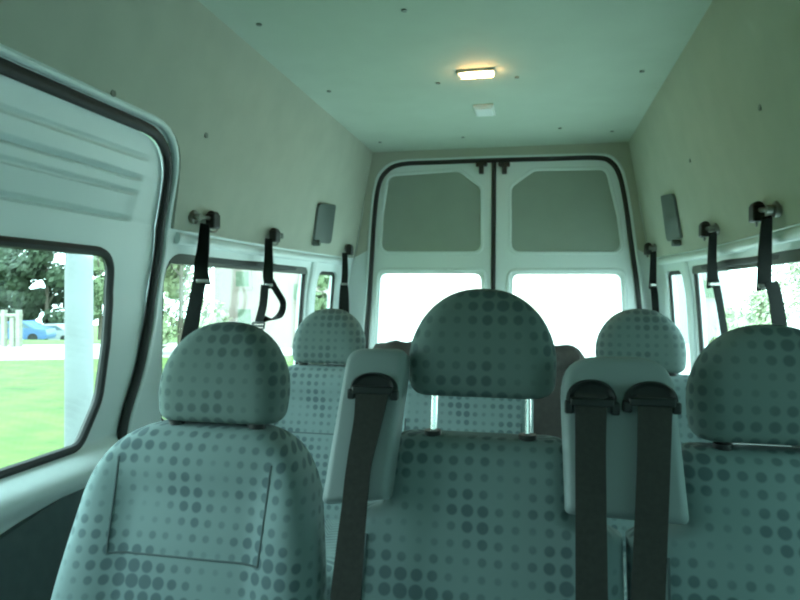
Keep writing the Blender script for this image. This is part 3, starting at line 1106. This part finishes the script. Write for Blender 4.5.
# parked cars
def car(u, D, w_, paint, label, heading):
    p = at_D(u, 330, D)
    p.z = gz(p.x, p.y)
    t = thing('car', label, 'car', (p.x, p.y, p.z), 'cars parked beyond the lawn')
    R = Matrix.Rotation(heading, 3, 'Z')
    def tr(x, y, z):
        return Vector((p.x, p.y, p.z))+R @ Vector((x, y, z))
    prof = [(-2.0, 0.25), (-2.05, 0.62), (-1.85, 0.85), (-1.0, 0.95), (-0.55, 1.36), (0.75, 1.40), (1.45, 0.95), (2.0, 0.88), (2.08, 0.5), (2.0, 0.25)]
    rings = []
    for (y, k) in ((-0.80, 0.93), (-0.74, 1.0), (0.74, 1.0), (0.80, 0.93)):
        rings.append([tr(x*k, y, 0.25+(z-0.25)*k) for x, z in prof])
    MB().loft(rings).build('body', paint, t, smooth=30)
    for sy in (-1, 1):
        MB().add([tr(-0.80, sy*0.775, 0.97), tr(0.0, sy*0.775, 0.97), tr(0.0, sy*0.765, 1.28), tr(-0.45, sy*0.765, 1.28)], [(0, 1, 2, 3)]).build('side_window', CARG, t, smooth=0) if False else None
        wn_ = MB()
        q = [(-0.82, 0.96), (1.15, 0.96), (0.66, 1.29), (-0.46, 1.26)]
        wn_.add([tr(x, sy*0.81, z) for x, z in q]+[tr(x, sy*0.76, z) for x, z in q],
                [(0, 1, 2, 3), (7, 6, 5, 4), (0, 4, 5, 1), (1, 5, 6, 2), (2, 6, 7, 3), (3, 7, 4, 0)])
        wn_.build('side_window', CARG, t)
        for x in (-1.25, 1.25):
            MB().disc(tr(x, sy*0.74, 0.31), R @ Vector((0, 1, 0)), 0.31, 0.18, n=18).build('wheel', RUBBER, t)
    return t
car(18, 42, 60, CARB, 'blue car parked beyond the lawn path, behind the wooden posts', YAW+0.1)
car(52, 47, 60, CARW, 'white car parked beyond the lawn path, behind the concrete post', YAW+0.05)

# trees
def tree(p, h, rx, leaf, label, nleaf=5000, trunk=0.18, low=0.18, grp='trees beyond the lawn', ls=0.30, name='tree', cat='tree'):
    t = thing(name, label, cat, p, grp)
    p = Vector(p)
    tb = MB()
    tb.tube([p+Vector((0, 0, -0.05)), p+Vector((0.1*rx*0.3, 0, h*0.4)), p+Vector((0, 0.05, h*0.8))], [trunk, trunk*0.7, trunk*0.25], n=8)
    for k in range(4):
        a = k*1.7
        tb.tube([p+Vector((0, 0, h*(0.3+0.1*k))), p+Vector((rx*0.55*math.cos(a), rx*0.55*math.sin(a), h*(0.5+0.1*k)))], [trunk*0.4, trunk*0.12], n=6)
    tb.build('trunk', BARK, t)
    lb = MB()
    blobs = []
    for k in range(14):
        a = random.uniform(0, 2*PI)
        zz = random.uniform(low, 0.93)
        k_ = math.sin(PI*min(1, 0.25+0.75*(zz-low)/(1-low)))
        rr_ = rx*random.uniform(0.25, 0.75)*max(0.3, k_)
        blobs.append((p+Vector((rr_*math.cos(a), rr_*math.sin(a), h*zz)), rx*random.uniform(0.3, 0.5)))
    for i in range(nleaf):
        c, r = random.choice(blobs)
        d = Vector((random.gauss(0, 1), random.gauss(0, 1), random.gauss(0, 1))).normalized()
        q = c + d*r*random.uniform(0.55, 1.0)
        if q.z < p.z+0.05:
            q.z = p.z+0.05
        n_ = (d+Vector((random.uniform(-.6, .6), random.uniform(-.6, .6), random.uniform(-.6, .6)))).normalized()
        a_ = n_.orthogonal().normalized()
        b_ = n_.cross(a_)
        s_ = ls*random.uniform(0.6, 1.2)
        lb.add([q-a_*s_, q-b_*s_*0.5, q+a_*s_, q+b_*s_*0.5], [(0, 1, 2, 3)])
    lb.build('crown', leaf, t, smooth=0)
    return t
def tree_px(u, D, *a, **k):
    q = at_D(u, 300, D)
    return tree((q.x, q.y, gz(q.x, q.y) if q.x < -3 else GZ0), *a, **k)
tree_px(-75, 40, 12.0, 4.2, LEAF, 'dark tree at the left end of the row beyond the lawn')
tree_px(6, 54, 9.6, 3.0, LEAF, 'lower dark tree behind the blue parked car')
tree_px(46, 49, 9.2, 2.6, LEAF, 'dark bushy tree left of the white concrete post')
tree_px(100, 50, 9.0, 1.9, LEAFL, 'thin light green tree right of the white concrete post')
tree_px(158, 54, 9.0, 2.0, LEAFL, 'light green tree behind the rear edge of the sliding door')
tree_px(180, 19, 4.6, 1.6, LEAFP, 'pale bushy tree in the left edge of the rear side window', ls=0.11, nleaf=6000, low=0.06, trunk=0.09)
tree_px(322, 15, 2.3, 0.5, LEAFL, 'small pointed conifer in front of the pale rendered house', ls=0.14, nleaf=700, trunk=0.06, low=0.1)

def house(u0, u1, D, h, wall, label, wins, grp=None, roof=True, depth=7.0):
    a, b = at_D(u0, 300, D), at_D(u1, 300, D)
    a.z = b.z = GZ0
    d = (b-a)
    L = d.length
    d.normalize()
    n = Vector((-d.y, d.x, 0))
    if n.dot(FW) < 0:
        n = -n
    t = thing('house', label, 'house', (a+b)/2, grp)
    R = Matrix((d, n, Vector((0, 0, 1)))).transposed()
    MB().box((a+b)/2+n*depth/2+Vector((0, 0, h/2-0.05)), (L, depth, h), R).build('wall', wall, t)
    if roof:
        c0 = a-d*0.3-n*0.4+Vector((0, 0, h-0.02))
        e = [c0, c0+d*(L+0.6), c0+d*(L+0.6)+n*(depth+0.8), c0+n*(depth+0.8)]
        r0 = c0+n*(depth/2+0.4)+Vector((0, 0, 1.8))
        r1 = r0+d*(L+0.6)
        MB().add(e+[r0, r1], [(0, 1, 5, 4), (2, 3, 4, 5), (1, 2, 5), (3, 0, 4), (3, 2, 1, 0)]).build('roof', ROOF, t, smooth=0)
    for (u, v, wu, hv) in wins:
        q = at_D(u, v, D)
        sc = D/F
        q = at_plane(u, v, a, n)
        f = MB().box(q-n*0.03, (wu*sc+0.16, 0.08, hv*sc+0.16), R).build('window', PINKW, t)
        MB().box(q-n*0.06, (wu*sc, 0.06, hv*sc), R).build('pane', WINP, f)
    return t
house(214, 316, 21, 6.5, PINKW, 'pale rendered house seen through the left rear side window', [(243, 279, 13, 15), (245, 318, 13, 18), (300, 292, 12, 16)], 'houses around the yard')
house(688, 728, 24, 3.2, GREYW, 'pale grey house with a window seen through the right rear windows', [(709, 289, 13, 17)], 'houses around the yard', depth=5)
house(340, 660, 46, 5.5, CREAMW, 'long pale building far behind the rear door windows', [], 'houses around the yard')
tree_px(760, 20, 1.9, 1.3, LEAFP, 'low yellow green bush across the yard at right', nleaf=3000, ls=0.09, trunk=0.08, low=0.15, grp='bushes across the yard', name='bush', cat='bush')
tree_px(726, 15.5, 1.5, 0.5, LEAFP, 'small pale bush left of the low yellow green bush', nleaf=2500, ls=0.09, trunk=0.08, low=0.15, grp='bushes across the yard', name='bush', cat='bush')
tree_px(812, 26, 5.0, 2.2, LEAFP, 'light green tree at the right edge across the yard', ls=0.10)
# thin pole across the yard
q = at_D(719, 330, 14)
tag(MB().tube([(q.x, q.y, GZ0-0.02), (q.x, q.y, 4.5)], 0.05, n=8).build('pole', GREYW), 'thin grey pole standing in the yard outside the right windows', 'pole')
